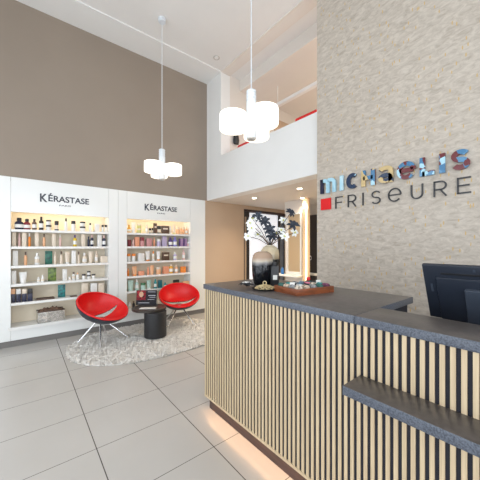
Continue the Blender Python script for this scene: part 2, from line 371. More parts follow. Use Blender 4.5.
# gallery things
t = thing('linear_lamp', 'long white light bar hanging along the upper gallery', 'lamp', (4.0, 3.1, 4.2))
bxo('housing', M['white'], -.04, .04, -1.6, .85, 0, .06, parent=t, bev=.004)
for y in (-1.4, .65):
    bm = bmesh.new(); tube(bm, [(0, y, .06), (0, y, .42)], .006, 6); obj('hanger', bm, M['white'], t)
for x, y0, y1, lab in ((3.32, 2.35, 2.75, 'red backrest upstairs showing above the parapet near the wallpapered wall'), (3.32, 3.45, 4.2, 'red backrest upstairs behind the big pendant lamp')):
    t = thing('red_bench', lab, 'bench', (x + .2, (y0 + y1) / 2, 2.6)); w = (y1 - y0) / 2
    bxo('backrest', M['red'], -.2, -.13, -w, w, .35, .79, parent=t, bev=.015)
    bxo('seat', M['red'], -.13, .3, -w, w, .35, .45, parent=t, bev=.015)
    for sx in (-.17, .26):
        for sy in (-w + .05, w - .05):
            bm = bmesh.new(); tube(bm, [(sx, sy, 0), (sx, sy, .36)], .015, 8); obj('leg', bm, M['chrome'], t)
bm = bmesh.new(); lathe(bm, [(.02,-.13),(.06,-.12),(.075,-.04),(.06,.05),(.03,.1),(.012,.13)], 20, sy=.6)
t = obj('hanging_bag', bm, M['dark'], loc=(3.40, 4.34, 3.60)); tag(t, 'small dark bag hanging on the gallery end wall by the opening', 'bag')
bxo('door_leaf', M['tan'], 0, .75, -.03, 0, 0, 1.75, loc=(4.55, 4.38, 2.6)).update_tag()
o = bpy.data.objects['door_leaf']; o.name = 'door_3'; o['kind'] = 'structure'

# ---------------------------------------------------------------- display cabinets
TOPS = {1: 1.634, 2: 1.393, 3: 1.124, 4: .867, 5: .605, 6: .276}
def text_mesh(bm, s, x0, x1, z0, z1, y, depth, bold=0.):
    cu = bpy.data.curves.new('t', 'FONT'); cu.body = s; cu.size = 1; cu.offset = bold; cu.extrude = .01
    o = bpy.data.objects.new('t', cu); C.objects.link(o)
    bpy.context.view_layer.update()
    me = bpy.data.meshes.new_from_object(o.evaluated_get(bpy.context.evaluated_depsgraph_get()))
    xs = [v.co.x for v in me.vertices]; ys = [v.co.y for v in me.vertices]
    a, b, c, d = min(xs), max(xs), min(ys), max(ys)
    for v in me.vertices:
        v.co = Vector((x0 + (v.co.x - a) / (b - a) * (x1 - x0), y - depth * (v.co.z > 0), z0 + (v.co.y - c) / (d - c) * (z1 - z0)))
    bm.from_mesh(me); bpy.data.meshes.remove(me); bpy.data.objects.remove(o); bpy.data.curves.remove(cu)

def cabinet(name_lab, X0, X1, n0, n1, tx):
    t = thing('display_cabinet', name_lab, 'display cabinet', (X0, 4.88, 0))
    r = lambda *b: rel(t, *b)
    NT = 1.876; NB = .276
    bm = bmesh.new(); box(bm, *r(X0, n0 - .003, 4.88, 4.92, .09, 2.355)); obj('side_panel', bm, M['gloss_white'], t, smooth=False)
    bm = bmesh.new(); box(bm, *r(n1 + .003, X1, 4.88, 4.92, .09, 2.355)); obj('side_panel', bm, M['gloss_white'], t, smooth=False)
    bm = bmesh.new(); box(bm, *r(n0, n1, 4.88, 4.92, NT, 2.355)); tp = obj('top_panel', bm, M['gloss_white'], t, smooth=False)
    bm = bmesh.new(); box(bm, *r(n0, n1, 4.88, 4.92, .09, NB - .04)); obj('bottom_panel', bm, M['gloss_white'], t, smooth=False)
    bm = bmesh.new()
    box(bm, *r(n0 - .018, n0, 4.92, 5.18, .1, 2.3)); box(bm, *r(n1, n1 + .018, 4.92, 5.18, .1, 2.3)); box(bm, *r(n0, n1, 4.92, 5.18, NT + .04, NT + .06))
    obj('carcass', bm, M['shelf_white'], t, smooth=False)
    bm = bmesh.new(); box(bm, *r(n0, n1, 5.16, 5.18, NB - .02, NT + .04)); obj('back_panel', bm, M['niche'], t, smooth=False)
    for k in range(1, 6):
        bm = bmesh.new(); box(bm, *r(n0, n1, 4.885, 5.16, TOPS[k] - .034, TOPS[k])); obj('shelf', bm, M['shelf_white'], t, smooth=False)
    bm = bmesh.new(); box(bm, *r(n0 - .03, n1 + .01, 4.845, 5.16, NB - .04, NB)); obj('bottom_shelf', bm, M['shelf_white'], t, smooth=False)
    bm = bmesh.new(); box(bm, *r(X0, X1, 4.90, 4.93, 0, .09)); obj('kick_board', bm, M['grey_kick'], t, smooth=False)
    bm = bmesh.new(); box(bm, *r(n0 + .02, n1 - .02, 4.93, 4.945, NT + .030, NT + .038)); tag(obj('light_strip', bm, M['led_niche'], t, smooth=False), 'warm light strip under the niche top')
    bm = bmesh.new(); d = tx - X0
    text_mesh(bm, 'K', d, d + .09, 2.045, 2.165, 0, .004, .022); text_mesh(bm, '\u00c9', d + .1, d + .155, 2.062, 2.185, 0, .004, .02)
    text_mesh(bm, 'RASTASE', d + .165, d + .632, 2.06, 2.15, 0, .004, .02); text_mesh(bm, 'PARIS', d + .235, d + .385, 2.0, 2.022, 0, .004)
    tag(obj('lettering', bm, M['grey_letter'], tp, smooth=False), 'slate grey lettering')
    return t
cabinet('left white display cabinet filled with cream and dark bottles', -.98, 1.27, -.122, 1.121, .20)
cabinet('right white display cabinet filled with pink, orange and green products', 1.274, 2.995, 1.417, 2.642, 1.722)

# ---------------------------------------------------------------- products
PRODUCTS = [
  ('L', 1, -0.033, 0.087, 0.167, 'squat', 'navy', 'black'),
  ('L', 1, 0.053, 0.07, 0.157, 'squat', 'maroon', 'black'),
  ('L', 1, 0.139, 0.056, 0.162, 'bottle', 'brown', 'black'),
  ('L', 1, 0.219, 0.056, 0.199, 'bottle', 'black', 'black'),
  ('L', 1, 0.308, 0.07, 0.158, 'stack', 'white', 'black'),
  ('L', 1, 0.408, 0.054, 0.147, 'jar', 'navy', 'black'),
  ('L', 1, 0.529, 0.045, 0.196, 'bottle', 'white', 'black'),
  ('L', 1, 0.626, 0.06, 0.16, 'jar', 'white', 'black'),
  ('L', 1, 0.755, 0.082, 0.158, 'stack', 'white', 'black'),
  ('L', 1, 0.864, 0.043, 0.141, 'bottle', 'white', 'black'),
  ('L', 1, 0.963, 0.065, 0.132, 'box', 'white', 'white'),
  ('L', 1, 1.047, 0.035, 0.118, 'jar', 'white', 'black'),
  ('L', 1, 1.097, 0.039, 0.12, 'jar', 'white', 'black'),
  ('L', 2, -0.09, 0.043, 0.202, 'box', 'cream', ''),
  ('L', 2, -0.031, 0.029, 0.192, 'bottle', 'pink', 'pink'),
  ('L', 2, 0.022, 0.05, 0.202, 'box', 'cream', ''),
  ('L', 2, 0.082, 0.03, 0.19, 'bottle', 'orange', 'white'),
  ('L', 2, 0.167, 0.045, 0.207, 'box', 'cream', ''),
  ('L', 2, 0.253, 0.034, 0.186, 'bottle', 'peach', 'brown'),
  ('L', 2, 0.373, 0.047, 0.198, 'box', 'cream', ''),
  ('L', 2, 0.454, 0.027, 0.187, 'bottle', 'pink', 'white'),
  ('L', 2, 0.648, 0.051, 0.181, 'bottle', 'yellow', 'purple'),
  ('L', 2, 0.761, 0.055, 0.195, 'box', 'cream', ''),
  ('L', 2, 0.841, 0.037, 0.161, 'bottle', 'navy', 'navy'),
  ('L', 2, 0.889, 0.046, 0.192, 'bottle', 'navy', 'pink'),
  ('L', 2, 0.998, 0.059, 0.197, 'box', 'white', ''),
  ('L', 2, 1.067, 0.056, 0.183, 'bottle', 'navy', 'pink'),
  ('L', 3, -0.077, 0.058, 0.212, 'box', 'white', ''),
  ('L', 3, 0.038, 0.037, 0.193, 'bottle', 'peach', 'brown'),
  ('L', 3, 0.171, 0.062, 0.173, 'bottle', 'white', 'white'),
  ('L', 3, 0.312, 0.091, 0.201, 'card', 'green', ''),
  ('L', 3, 0.39, 0.035, 0.185, 'bottle', 'cream', 'cream'),
  ('L', 3, 0.469, 0.041, 0.194, 'bottle', 'cream', 'brown'),
  ('L', 3, 0.546, 0.064, 0.183, 'tube', 'cream', 'white'),
  ('L', 3, 0.632, 0.059, 0.205, 'box', 'white', ''),
  ('L', 3, 0.699, 0.037, 0.188, 'bottle', 'cream', 'brown'),
  ('L', 3, 0.782, 0.062, 0.163, 'squat', 'cream', 'white'),
  ('L', 3, 0.871, 0.063, 0.186, 'tube', 'cream', 'cream'),
  ('L', 3, 0.953, 0.047, 0.185, 'bottle', 'cream', 'cream'),
  ('L', 3, 1.063, 0.107, 0.105, 'box', 'cream', ''),
  ('L', 4, -0.093, 0.052, 0.185, 'box', 'white', ''),
  ('L', 4, 0.01, 0.088, 0.16, 'tube', 'white', 'white'),
  ('L', 4, 0.188, 0.04, 0.076, 'squat', 'white', 'white'),
  ('L', 4, 0.237, 0.042, 0.102, 'squat', 'white', 'white'),
  ('L', 4, 0.355, 0.104, 0.2, 'card', 'leaf', ''),
  ('L', 4, 0.511, 0.055, 0.177, 'box', 'white', ''),
  ('L', 4, 0.577, 0.043, 0.065, 'squat', 'white', 'white'),
  ('L', 4, 0.631, 0.047, 0.12, 'bottle', 'white', 'brown'),
  ('L', 4, 0.685, 0.043, 0.11, 'bottle', 'white', 'peach'),
  ('L', 4, 0.772, 0.054, 0.082, 'jar', 'white', 'black'),
  ('L', 4, 0.842, 0.058, 0.126, 'stack', 'white', 'black'),
  ('L', 4, 0.911, 0.055, 0.073, 'jar', 'white', 'black'),
  ('L', 5, -0.106, 0.06, 0.195, 'duo', 'navy', 'peach'),
  ('L', 5, -0.042, 0.053, 0.188, 'duo', 'navy', 'white'),
  ('L', 5, 0.023, 0.054, 0.182, 'duo', 'navy', 'cream'),
  ('L', 5, 0.089, 0.059, 0.175, 'duo', 'navy', 'black'),
  ('L', 5, 0.476, 0.096, 0.194, 'card', 'teal', ''),
  ('L', 5, 0.782, 0.088, 0.198, 'box', 'cream', ''),
  ('L', 5, 0.912, 0.092, 0.187, 'box', 'white', ''),
  ('L', 5, 1.02, 0.087, 0.178, 'box', 'cream', ''),
  ('R', 1, 1.473, 0.06, 0.138, 'squat', 'amber', 'amber'),
  ('R', 1, 1.551, 0.071, 0.192, 'tube', 'white', 'white'),
  ('R', 1, 1.649, 0.08, 0.165, 'stack', 'lime', 'cream'),
  ('R', 1, 1.788, 0.053, 0.178, 'bottle', 'cream', 'cream'),
  ('R', 1, 1.851, 0.047, 0.097, 'jar', 'black', 'black'),
  ('R', 1, 1.896, 0.028, 0.103, 'jar', 'black', 'black'),
  ('R', 1, 1.946, 0.057, 0.192, 'box', 'brown', ''),
  ('R', 1, 2.022, 0.073, 0.146, 'jar', 'black', 'black'),
  ('R', 1, 2.145, 0.145, 0.152, 'box', 'brown', ''),
  ('R', 1, 2.253, 0.048, 0.157, 'bottle', 'white', 'white'),
  ('R', 1, 2.329, 0.069, 0.19, 'tube', 'cream', 'lime'),
  ('R', 1, 2.414, 0.068, 0.141, 'jar', 'peach', 'cream'),
  ('R', 1, 2.481, 0.045, 0.158, 'bottle', 'peach', 'cream'),
  ('R', 1, 2.538, 0.045, 0.146, 'jar', 'peach', 'cream'),
  ('R', 1, 2.601, 0.046, 0.157, 'bottle', 'peach', 'cream'),
  ('R', 1, 2.652, 0.036, 0.135, 'jar', 'peach', 'cream'),
  ('R', 2, 1.479, 0.064, 0.117, 'jar', 'maroon', 'maroon'),
  ('R', 2, 1.545, 0.041, 0.129, 'bottle', 'pink', 'pink'),
  ('R', 2, 1.611, 0.073, 0.169, 'box', 'salmon', ''),
  ('R', 2, 1.701, 0.068, 0.166, 'duo', 'rose', 'maroon'),
  ('R', 2, 1.83, 0.098, 0.148, 'box', 'rose', ''),
  ('R', 2, 1.931, 0.038, 0.167, 'bottle', 'salmon', 'salmon'),
  ('R', 2, 2.016, 0.073, 0.136, 'jar', 'lilac', 'white'),
  ('R', 2, 2.127, 0.096, 0.2, 'stackbox', 'lilac', 'lilac'),
  ('R', 2, 2.253, 0.081, 0.177, 'bottle', 'purple', 'purple'),
  ('R', 2, 2.346, 0.085, 0.185, 'bottle', 'violet', 'violet'),
  ('R', 2, 2.444, 0.024, 0.155, 'box', 'purple', ''),
  ('R', 2, 2.49, 0.053, 0.156, 'box', 'mauve', ''),
  ('R', 2, 2.537, 0.027, 0.161, 'box', 'purple', ''),
  ('R', 2, 2.58, 0.04, 0.157, 'box', 'mauve', ''),
  ('R', 2, 2.644, 0.059, 0.089, 'jar', 'pink', 'white'),
  ('R', 3, 1.471, 0.059, 0.139, 'jar', 'white', 'orange'),
  ('R', 3, 1.554, 0.067, 0.138, 'jar', 'white', 'orange'),
  ('R', 3, 1.682, 0.109, 0.145, 'box', 'white', ''),
  ('R', 3, 1.809, 0.088, 0.18, 'tube', 'white', 'orange'),
  ('R', 3, 1.913, 0.05, 0.178, 'bottle', 'white', 'orange'),
  ('R', 3, 2.012, 0.073, 0.177, 'tube', 'white', 'orange'),
  ('R', 3, 2.15, 0.136, 0.156, 'box', 'brown', ''),
  ('R', 3, 2.349, 0.071, 0.153, 'bottle', 'lilac', 'white'),
  ('R', 3, 2.532, 0.058, 0.199, 'bottle', 'pink', 'pink'),
  ('R', 4, 1.458, 0.038, 0.137, 'bottle', 'orange', 'orange'),
  ('R', 4, 1.57, 0.087, 0.17, 'tube', 'peach', 'orange'),
  ('R', 4, 1.687, 0.099, 0.077, 'box', 'salmon', ''),
  ('R', 4, 1.816, 0.043, 0.148, 'bottle', 'salmon', 'salmon'),
  ('R', 4, 1.885, 0.074, 0.172, 'tube', 'peach', 'peach'),
  ('R', 4, 2.012, 0.091, 0.134, 'jar', 'peach', 'cream'),
  ('R', 4, 2.158, 0.106, 0.141, 'box', 'salmon', ''),
  ('R', 4, 2.265, 0.078, 0.185, 'bottle', 'amber', 'cream'),
  ('R', 4, 2.379, 0.072, 0.162, 'bottle', 'peach', 'cream'),
  ('R', 4, 2.528, 0.115, 0.119, 'jar', 'orange', 'orange'),
  ('R', 5, 1.499, 0.103, 0.186, 'tube', 'aqua', 'aqua'),
  ('R', 5, 1.614, 0.061, 0.194, 'bottle', 'aqua', 'white'),
  ('R', 5, 1.724, 0.083, 0.117, 'jar', 'aqua', 'green'),
  ('R', 5, 1.832, 0.084, 0.16, 'tube', 'aqua', 'white'),
  ('R', 5, 1.949, 0.052, 0.173, 'bottle', 'teal', 'teal'),
  ('R', 5, 2.042, 0.074, 0.147, 'box', 'darkteal', ''),
  ('R', 5, 2.144, 0.049, 0.093, 'bottle', 'teal', 'teal'),
  ('R', 5, 2.239, 0.106, 0.053, 'box', 'teal', ''),
  ('R', 5, 2.373, 0.115, 0.127, 'duo', 'green', 'black'),
  ('R', 5, 2.579, 0.146, 0.084, 'box', 'peach', ''),
  ('R', 6, 1.485, 0.062, 0.129, 'bottle', 'white', 'white'),
  ('R', 6, 1.552, 0.044, 0.139, 'bottle', 'black', 'brown'),
  ('R', 6, 2.018, 0.055, 0.098, 'box', 'cream', ''),
]

ROW = {1: 'top', 2: 'second', 3: 'third', 4: 'fourth', 5: 'fifth', 6: 'bottom'}
ORD = ['first', 'second', 'third', 'fourth', 'fifth', 'sixth', 'seventh', 'eighth', 'ninth', 'tenth', 'eleventh', 'twelfth', 'thirteenth', 'fourteenth', 'fifteenth', 'sixteenth', 'seventeenth', 'eighteenth']
CN = {'lime': 'lime', 'darkteal': 'dark teal', 'navy': 'navy', 'violet': 'periwinkle', 'aqua': 'pale green', 'rose': 'dusky pink', 'leaf': 'leaf printed green'}
cn = lambda c: CN.get(c, c)
rnd = random.Random(3)
def label_strip(bm, w, d, z0, z1):
    pass
def product(kind, w, h, c1, c2, loc, label, group):
    d = min(w, .07)
    ry = rnd.uniform(-.08, .08)
    W = 'white' if c1 not in ('white', 'cream') else ('cream' if c1 == 'white' else 'white')
    if kind == 'box':
        t = thing('carton', label, 'box', loc, ry, group)
        bm = bmesh.new(); box(bm, -w/2, w/2, -d*.4, d*.4, 0, h, .0015); obj('body', bm, PM[c1], t)
        bm = bmesh.new(); box(bm, -w*.32, w*.32, -d*.4-.0008, -d*.4+.001, h*.55, h*.72); obj('label', bm, PM['brown' if c1 in ('white', 'cream', 'peach') else 'cream'] if kind != 'x' and w > .03 and c1 in ('brown', 'teal') else PM[c1], t)
        return t
    if kind == 'duo':
        t = thing('carton', label, 'box', loc, ry, group)
        bm = bmesh.new(); box(bm, -w/2, w/2, -d*.4, d*.4, 0, h*.62, .0015); obj('body', bm, PM[c1], t)
        bm = bmesh.new(); box(bm, -w/2+.001, w/2-.001, -d*.39, d*.39, h*.62, h, .0015); obj('lid', bm, PM[c2], t)
        return t
    if kind == 'card':
        t = thing('picture_card', label, 'card', loc, ry, group)
        bm = bmesh.new(); box(bm, -w/2, w/2, -.004, .004, 0, h, .001); obj('print', bm, M['card_' + c1], t)
        bm = bmesh.new(); box(bm, -w*.2, w*.2, .004, .03, 0, h*.5, .001); obj('stand', bm, M['paper_white'], t)
        return t
    if kind == 'bottle':
        t = thing('bottle', label, 'bottle', loc, ry, group); r = w/2; b = h*.74
        bm = bmesh.new(); lathe(bm, [(r*.92,0),(r,h*.02),(r,b*.86),(r*.86,b*.93),(r*.5,b),(r*.42,b+.004)], 18); obj('body', bm, PM[c1], t)
        bm = bmesh.new(); lathe(bm, [(r*.5,b+.003),(r*.52,b+.006),(r*.5,h-.002),(r*.44,h)], 14); obj('cap', bm, PM[c2], t)
        if w > .045:
            bm = bmesh.new(); lathe(bm, [(r*1.01,h*.18),(r*1.012,h*.2),(r*1.012,h*.48),(r*1.01,h*.5)], 18); obj('label', bm, PM[W], t)
        return t
    if kind == 'squat':
        t = thing('squat_bottle', label, 'bottle', loc, ry, group); r = w/2*(1.22 if c1 in ('navy', 'maroon') else 1.05)
        bm = bmesh.new(); lathe(bm, [(r*.8,0),(r,h*.1),(r,h*.45),(r*.85,h*.62),(r*.45,h*.72),(r*.42,h*.76)], 20, sy=.75); obj('body', bm, PM[c1], t)
        bm = bmesh.new(); lathe(bm, [(r*.5,h*.75),(r*.52,h*.78),(r*.5,h*.97),(r*.42,h)], 16); obj('cap', bm, PM[c2], t)
        bm = bmesh.new(); lathe(bm, [(r*1.008,h*.16),(r*1.01,h*.17),(r*1.01,h*.42),(r*1.008,h*.44)], 20, sy=.76); obj('label', bm, PM[W], t)
        return t
    if kind == 'jar':
        t = thing('jar', label, 'jar', loc, ry, group); r = w/2
        bm = bmesh.new(); lathe(bm, [(r*.9,0),(r*.97,h*.05),(r*.97,h*.66),(r*.9,h*.7)], 20); obj('body', bm, PM[c1], t)
        bm = bmesh.new(); lathe(bm, [(r*.98,h*.69),(r,h*.71),(r,h*.97),(r*.95,h)], 20); obj('lid', bm, PM[c2], t)
        if c1 in ('navy', 'black'):
            bm = bmesh.new(); lathe(bm, [(r*.975,h*.14),(r*.98,h*.15),(r*.98,h*.55),(r*.975,h*.56)], 20); obj('label', bm, PM['cream'], t)
        return t
    if kind == 'tube':
        t = thing('tube', label, 'tube', loc, ry, group); r = w/2
        bm = bmesh.new(); seg = 20; rings = []
        for f, sx, sy in ((.14, .78, .78), (.2, .8, .74), (.6, .92, .42), (.97, 1., .07), (1., 1., .06)):
            rings.append([bm.verts.new((r*sx*math.cos(2*PI*i/seg), r*sy*math.sin(2*PI*i/seg), h*f)) for i in range(seg)])
        for a, b in zip(rings, rings[1:]):
            for i in range(seg): bm.faces.new((a[i], a[(i+1)%seg], b[(i+1)%seg], b[i]))
        bm.faces.new(rings[-1]); bm.faces.new(rings[0]); obj('body', bm, PM[c1], t)
        bm = bmesh.new(); lathe(bm, [(r*.72,0),(r*.74,.002),(r*.74,h*.14),(r*.7,h*.15)], 18); obj('cap', bm, PM[c2], t)
        return t
cnt = {}
for (s, r, x, w, h, k, c1, c2) in PRODUCTS:
    n = cnt.get((s, r), 0); cnt[(s, r)] = n + 1
    side = 'left' if s == 'L' else 'right'
    where = f'{ORD[n]} from the left on {ROW[r]} shelf of {side} cabinet'
    where2 = f'{ORD[n]} from left on {ROW[r]} shelf, {side} cabinet'.replace('yellow green', 'lime')
    grp = f'products in the {side} cabinet, {ROW[r]} shelf'
    y = 4.96 + rnd.uniform(-.008, .008); z = TOPS[r]
    size = 'tall' if h > .13 and h > 2.2 * w else ('slim' if h > 3 * w else ('wide' if w > h else 'small'))
    cap = f' with {cn(c2)} {{}}' if c2 and c2 != c1 else ''
    if k == 'stack':
        product('jar', w, h*.49, c1, c2, (x, y, z), f'lower of two stacked {cn(c1)} jars, {where2}', grp)
        product('jar', w*.94, h*.49, c1, c2, (x, y, z + h*.492), f'upper of two stacked {cn(c1)} jars, {where2}', grp)
    elif k == 'stackbox':
        product('box', w, h*.7, c1, '', (x, y, z), f'lower of two stacked {cn(c1)} cartons, {where}', grp)
        product('box', w*.8, h*.28, c1, '', (x, y, z + h*.702), f'upper of two stacked {cn(c1)} cartons, {where}', grp)
    else:
        word = {'box': 'carton', 'duo': 'carton', 'card': 'picture card', 'squat': 'squat bottle'}.get(k, k)
        lab = f'{size} {cn(c1)} {word}, {where}'
        if k == 'card': y += .04
        product(k, w, h, c1, c2, (x, y, z), lab, grp)
# flat things and the silver tray on the lower left shelves
t = thing('tray', 'thin brown tray lying flat on fifth shelf of left cabinet', 'tray', (.27, 4.98, TOPS[5]))
bm = bmesh.new(); box(bm, -.11, .11, -.06, .06, 0, .01, .002); obj('base', bm, PM['brown'], t)
bm = bmesh.new()
for a in ((-.11,.11,-.06,-.052,.008,.02),(-.11,.11,.052,.06,.008,.02),(-.11,-.102,-.052,.052,.008,.02),(.102,.11,-.052,.052,.008,.02)): box(bm, *a)
obj('rim', bm, PM['brown'], t, smooth=False)
o = bxo('booklet', PM['brown'], -.045, .045, -.05, .05, 0, .012, loc=(.63, 4.97, TOPS[5]), bev=.002); tag(o, 'small flat brown booklet on fifth shelf beside the teal picture card', 'booklet')
t = thing('silver_box', 'crinkled silver open box stuffed with brown tissue on the bottom shelf', 'box', (.335, 4.97, TOPS[6]), .06)
bm = bmesh.new(); w, d, h = .165, .085, .165
for a in ((-w,w,-d,-d+.008,0,h),(-w,w,d-.008,d,0,h),(-w,-w+.008,-d+.008,d-.008,0,h),(w-.008,w,-d+.008,d-.008,0,h),(-w,w,-d,d,0,.006)): box(bm, *a)
obj('body', bm, M['silver'], t, smooth=False)
bm = bmesh.new(); box(bm, -w-.004, w+.004, -d-.004, -d+.004, h-.012, h+.006, .002); box(bm, -w-.004, w+.004, d-.004, d+.004, h-.012, h+.006, .002); obj('rim', bm, PM['brown'], t)
bm = bmesh.new()
bmesh.ops.create_grid(bm, x_segments=26, y_segments=12, size=1)
rr = random.Random(5)
for v in bm.verts:
    e = max(abs(v.co.x), abs(v.co.y))
    v.co = Vector((v.co.x * (w - .012), v.co.y * (d - .012), h - .02 + (1 - e**4) * .065 * (.6 + .4*math.sin(v.co.x*9) * math.cos(v.co.y*4)) + rr.uniform(-.012, .012)))
obj('tissue', bm, M['brown_paper'], t, smooth=False)
# ---------------------------------------------------------------- reception counter
t = thing('reception_counter', 'reception counter clad in pale oak slats with dark worktop', 'counter', (1.234, .5, 0))
r = lambda *b: rel(t, *b)
bm = bmesh.new(); y = 2.018; YE = -.95
while y > YE:
    box(bm, *r(1.234, 1.2405, y - .0168, y, .118, 1.029)); y -= .0326
sl = obj('slat_cladding', bm, M['oak'], t, smooth=False)
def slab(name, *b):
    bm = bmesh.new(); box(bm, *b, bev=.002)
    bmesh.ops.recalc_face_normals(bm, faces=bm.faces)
    for f in bm.faces: f.material_index = 1 if abs(f.normal.z) > .9 else 0  # one worktop material, tinted warm on flat faces and sky blue on edges
    return obj(name, bm, [M['worktop_skylit'], M['worktop_warmlit']], t)
bxo('backing', M['gap'], *r(1.2405, 1.27, YE, 2.016, .118, 1.029), parent=t)
bxo('bottom_board', M['oak'], *r(1.232, 1.30, YE, 2.018, .10, .118), parent=t)
bxo('plinth', M['plinth'], *r(1.264, 1.90, YE, 1.985, 0, .10), parent=t)
bxo('side_panel', M['gap'], *r(1.27, 1.92, 1.99, 2.014, .10, 1.029), parent=t)
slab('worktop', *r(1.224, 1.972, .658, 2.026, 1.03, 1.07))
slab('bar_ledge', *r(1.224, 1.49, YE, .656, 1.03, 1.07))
bxo('inner_panel', M['gap'], *r(1.47, 1.94, .68, .70, .10, 1.029), parent=t)
bxo('rear_panel', M['gap'], *r(1.90, 1.92, .70, 1.99, .10, 1.029), parent=t)
bxo('ledge_panel', M['gap'], *r(1.45, 1.47, YE, .68, .10, 1.029), parent=t)
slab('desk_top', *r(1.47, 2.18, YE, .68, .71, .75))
bxo('desk_side', M['gap'], *r(1.50, 2.15, YE, YE + .03, 0, .71), parent=t)
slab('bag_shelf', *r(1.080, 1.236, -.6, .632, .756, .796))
st = bxo('light_strip', M['led_warm'], *r(1.240, 1.262, YE, 1.98, .094, .099), parent=t)
d = bpy.data.lights.new('plinth_light', 'AREA'); d.shape = 'RECTANGLE'; d.size = .02; d.size_y = 2.9; d.energy = 3.6; d.color = (1, .58, .30)
lo = bpy.data.objects.new('plinth_light', d); C.objects.link(lo); lo.parent = t; lo.location = (.006, .015, .096)

# monitor on the desk, leaning back
t = thing('computer_monitor', 'black all-in-one computer monitor seen from behind above the counter ledge', 'computer monitor', (1.93, .26, .75))
dn = Vector((.42, 0, -.907)).normalized(); out = Vector((-.907, 0, -.42)).normalized(); side = Vector((0, 1, 0))
T0 = Vector((1.757, .545, 1.296)) - t.location
def mon(name, m, u0, u1, v0, v1, w0, w1, bev=.0, par=None):
    bm = bmesh.new(); box(bm, u0, u1, v0, v1, w0, w1, bev=bev)
    for v in bm.verts: v.co = T0 - side * v.co.x + dn * v.co.y + out * v.co.z
    return obj(name, bm, m, par or t)
mon('screen', M['dark'], .008, .552, .008, .34, -.028, -.022)
sh = mon('housing', M['plastic_black'], 0, .56, 0, .35, -.023, 0, .006)
mon('rear_bulge', M['plastic_black'], .06, .50, .07, .345, 0, .012, .008)
mon('vent_slot', M['dark'], .085, .46, .045, .056, 0, .0025, .001)
mon('stand_cover', M['plastic_grey'], .185, .385, .125, .345, .010, .032, .006)
mon('lens', M['plastic_grey'], .222, .232, .018, .032, 0, .002)
mon('side_ports', M['plastic_grey'], .03, .042, .12, .17, 0, .0022)
bxo('stand_neck', M['plastic_grey'], -.045, -.015, -.09, .11, .0, .24, parent=t, bev=.004)
bxo('stand_foot', M['plastic_grey'], -.12, .12, -.13, .15, 0, .012, parent=t, bev=.004)

# ---------------------------------------------------------------- wall sign
def ell(cx, cz, rx, rz, a0, a1, n=22):
    return [(cx + rx*math.cos(math.radians(a0+(a1-a0)*i/n)), cz + rz*math.sin(math.radians(a0+(a1-a0)*i/n))) for i in range(n+1)]
def glyph(ch, W, Hh, s):
    h = s / 2; mid = Hh / 2
    if ch == 'I': return [[(W/2, 0), (W/2, Hh)]]
    if ch == 'm':
        rr = W*.2
        a = [(h, Hh-h)] + ell(W/2-rr, Hh-h-rr, rr, rr, 90, 0, 8) + [(W/2, 0)]
        b = [(W/2, Hh-h)] + ell(W-h-rr, Hh-h-rr, rr, rr, 90, 0, 8) + [(W-h, 0)]
        return [[(h, 0), (h, Hh)], a, b]
    if ch == 'C': return [ell(W/2+h*.3, mid, W/2-h, mid-h, 52, 308, 28)]
    if ch == 'H': return [[(h,0),(h,Hh)], [(W-h,0),(W-h,Hh)], [(h,mid),(W-h,mid)]]
    if ch == 'a':
        return [[(h*.9, Hh*.72)] + ell(W/2, Hh-h-Hh*.16, W/2-h, Hh*.16, 150, 0, 14) + [(W-h, 0)],
                ell(W*.5, Hh*.29, W*.5-h, Hh*.29-h, 0, 360, 26)]
    if ch == 'e': return [[(h*1.2, mid), (W-h, mid)] , ell(W/2, mid, W/2-h, mid-h, 0, 318, 32)]
    if ch == 'L': return [[(h, 0), (h, Hh)], [(h, h), (W, h)]]
    if ch == 'S':
        ry = (Hh/2 - h)/2
        return [ell(W/2, Hh-h-ry, W/2-h, ry, 28, 270, 22) + ell(W/2, h+ry, W/2-h, ry, 90, -152, 22)[1:]]
    if ch == 'F': return [[(h,0),(h,Hh)], [(h,Hh-h),(W,Hh-h)], [(h,mid),(W*.88,mid)]]
    if ch == 'E': return [[(h,0),(h,Hh)], [(h,Hh-h),(W,Hh-h)], [(h,mid),(W*.9,mid)], [(h,h),(W,h)]]
    if ch == 'U':
        rx = W/2-h; return [[(h,Hh),(h,rx+h)] + ell(W/2, rx+h, rx, rx, 180, 360, 16) + [(W-h,Hh)]]
    if ch == 'R':
        ry = (Hh*.56-h)/2; cz = Hh-h-ry
        return [[(h,0),(h,Hh)], [(h,Hh-h),(W*.55,Hh-h)] + ell(W*.55, cz, W*.45-h, ry, 90, -90, 14) + [(h, cz-ry)], [(W*.52, cz-ry), (W-h*.6, 0)]]
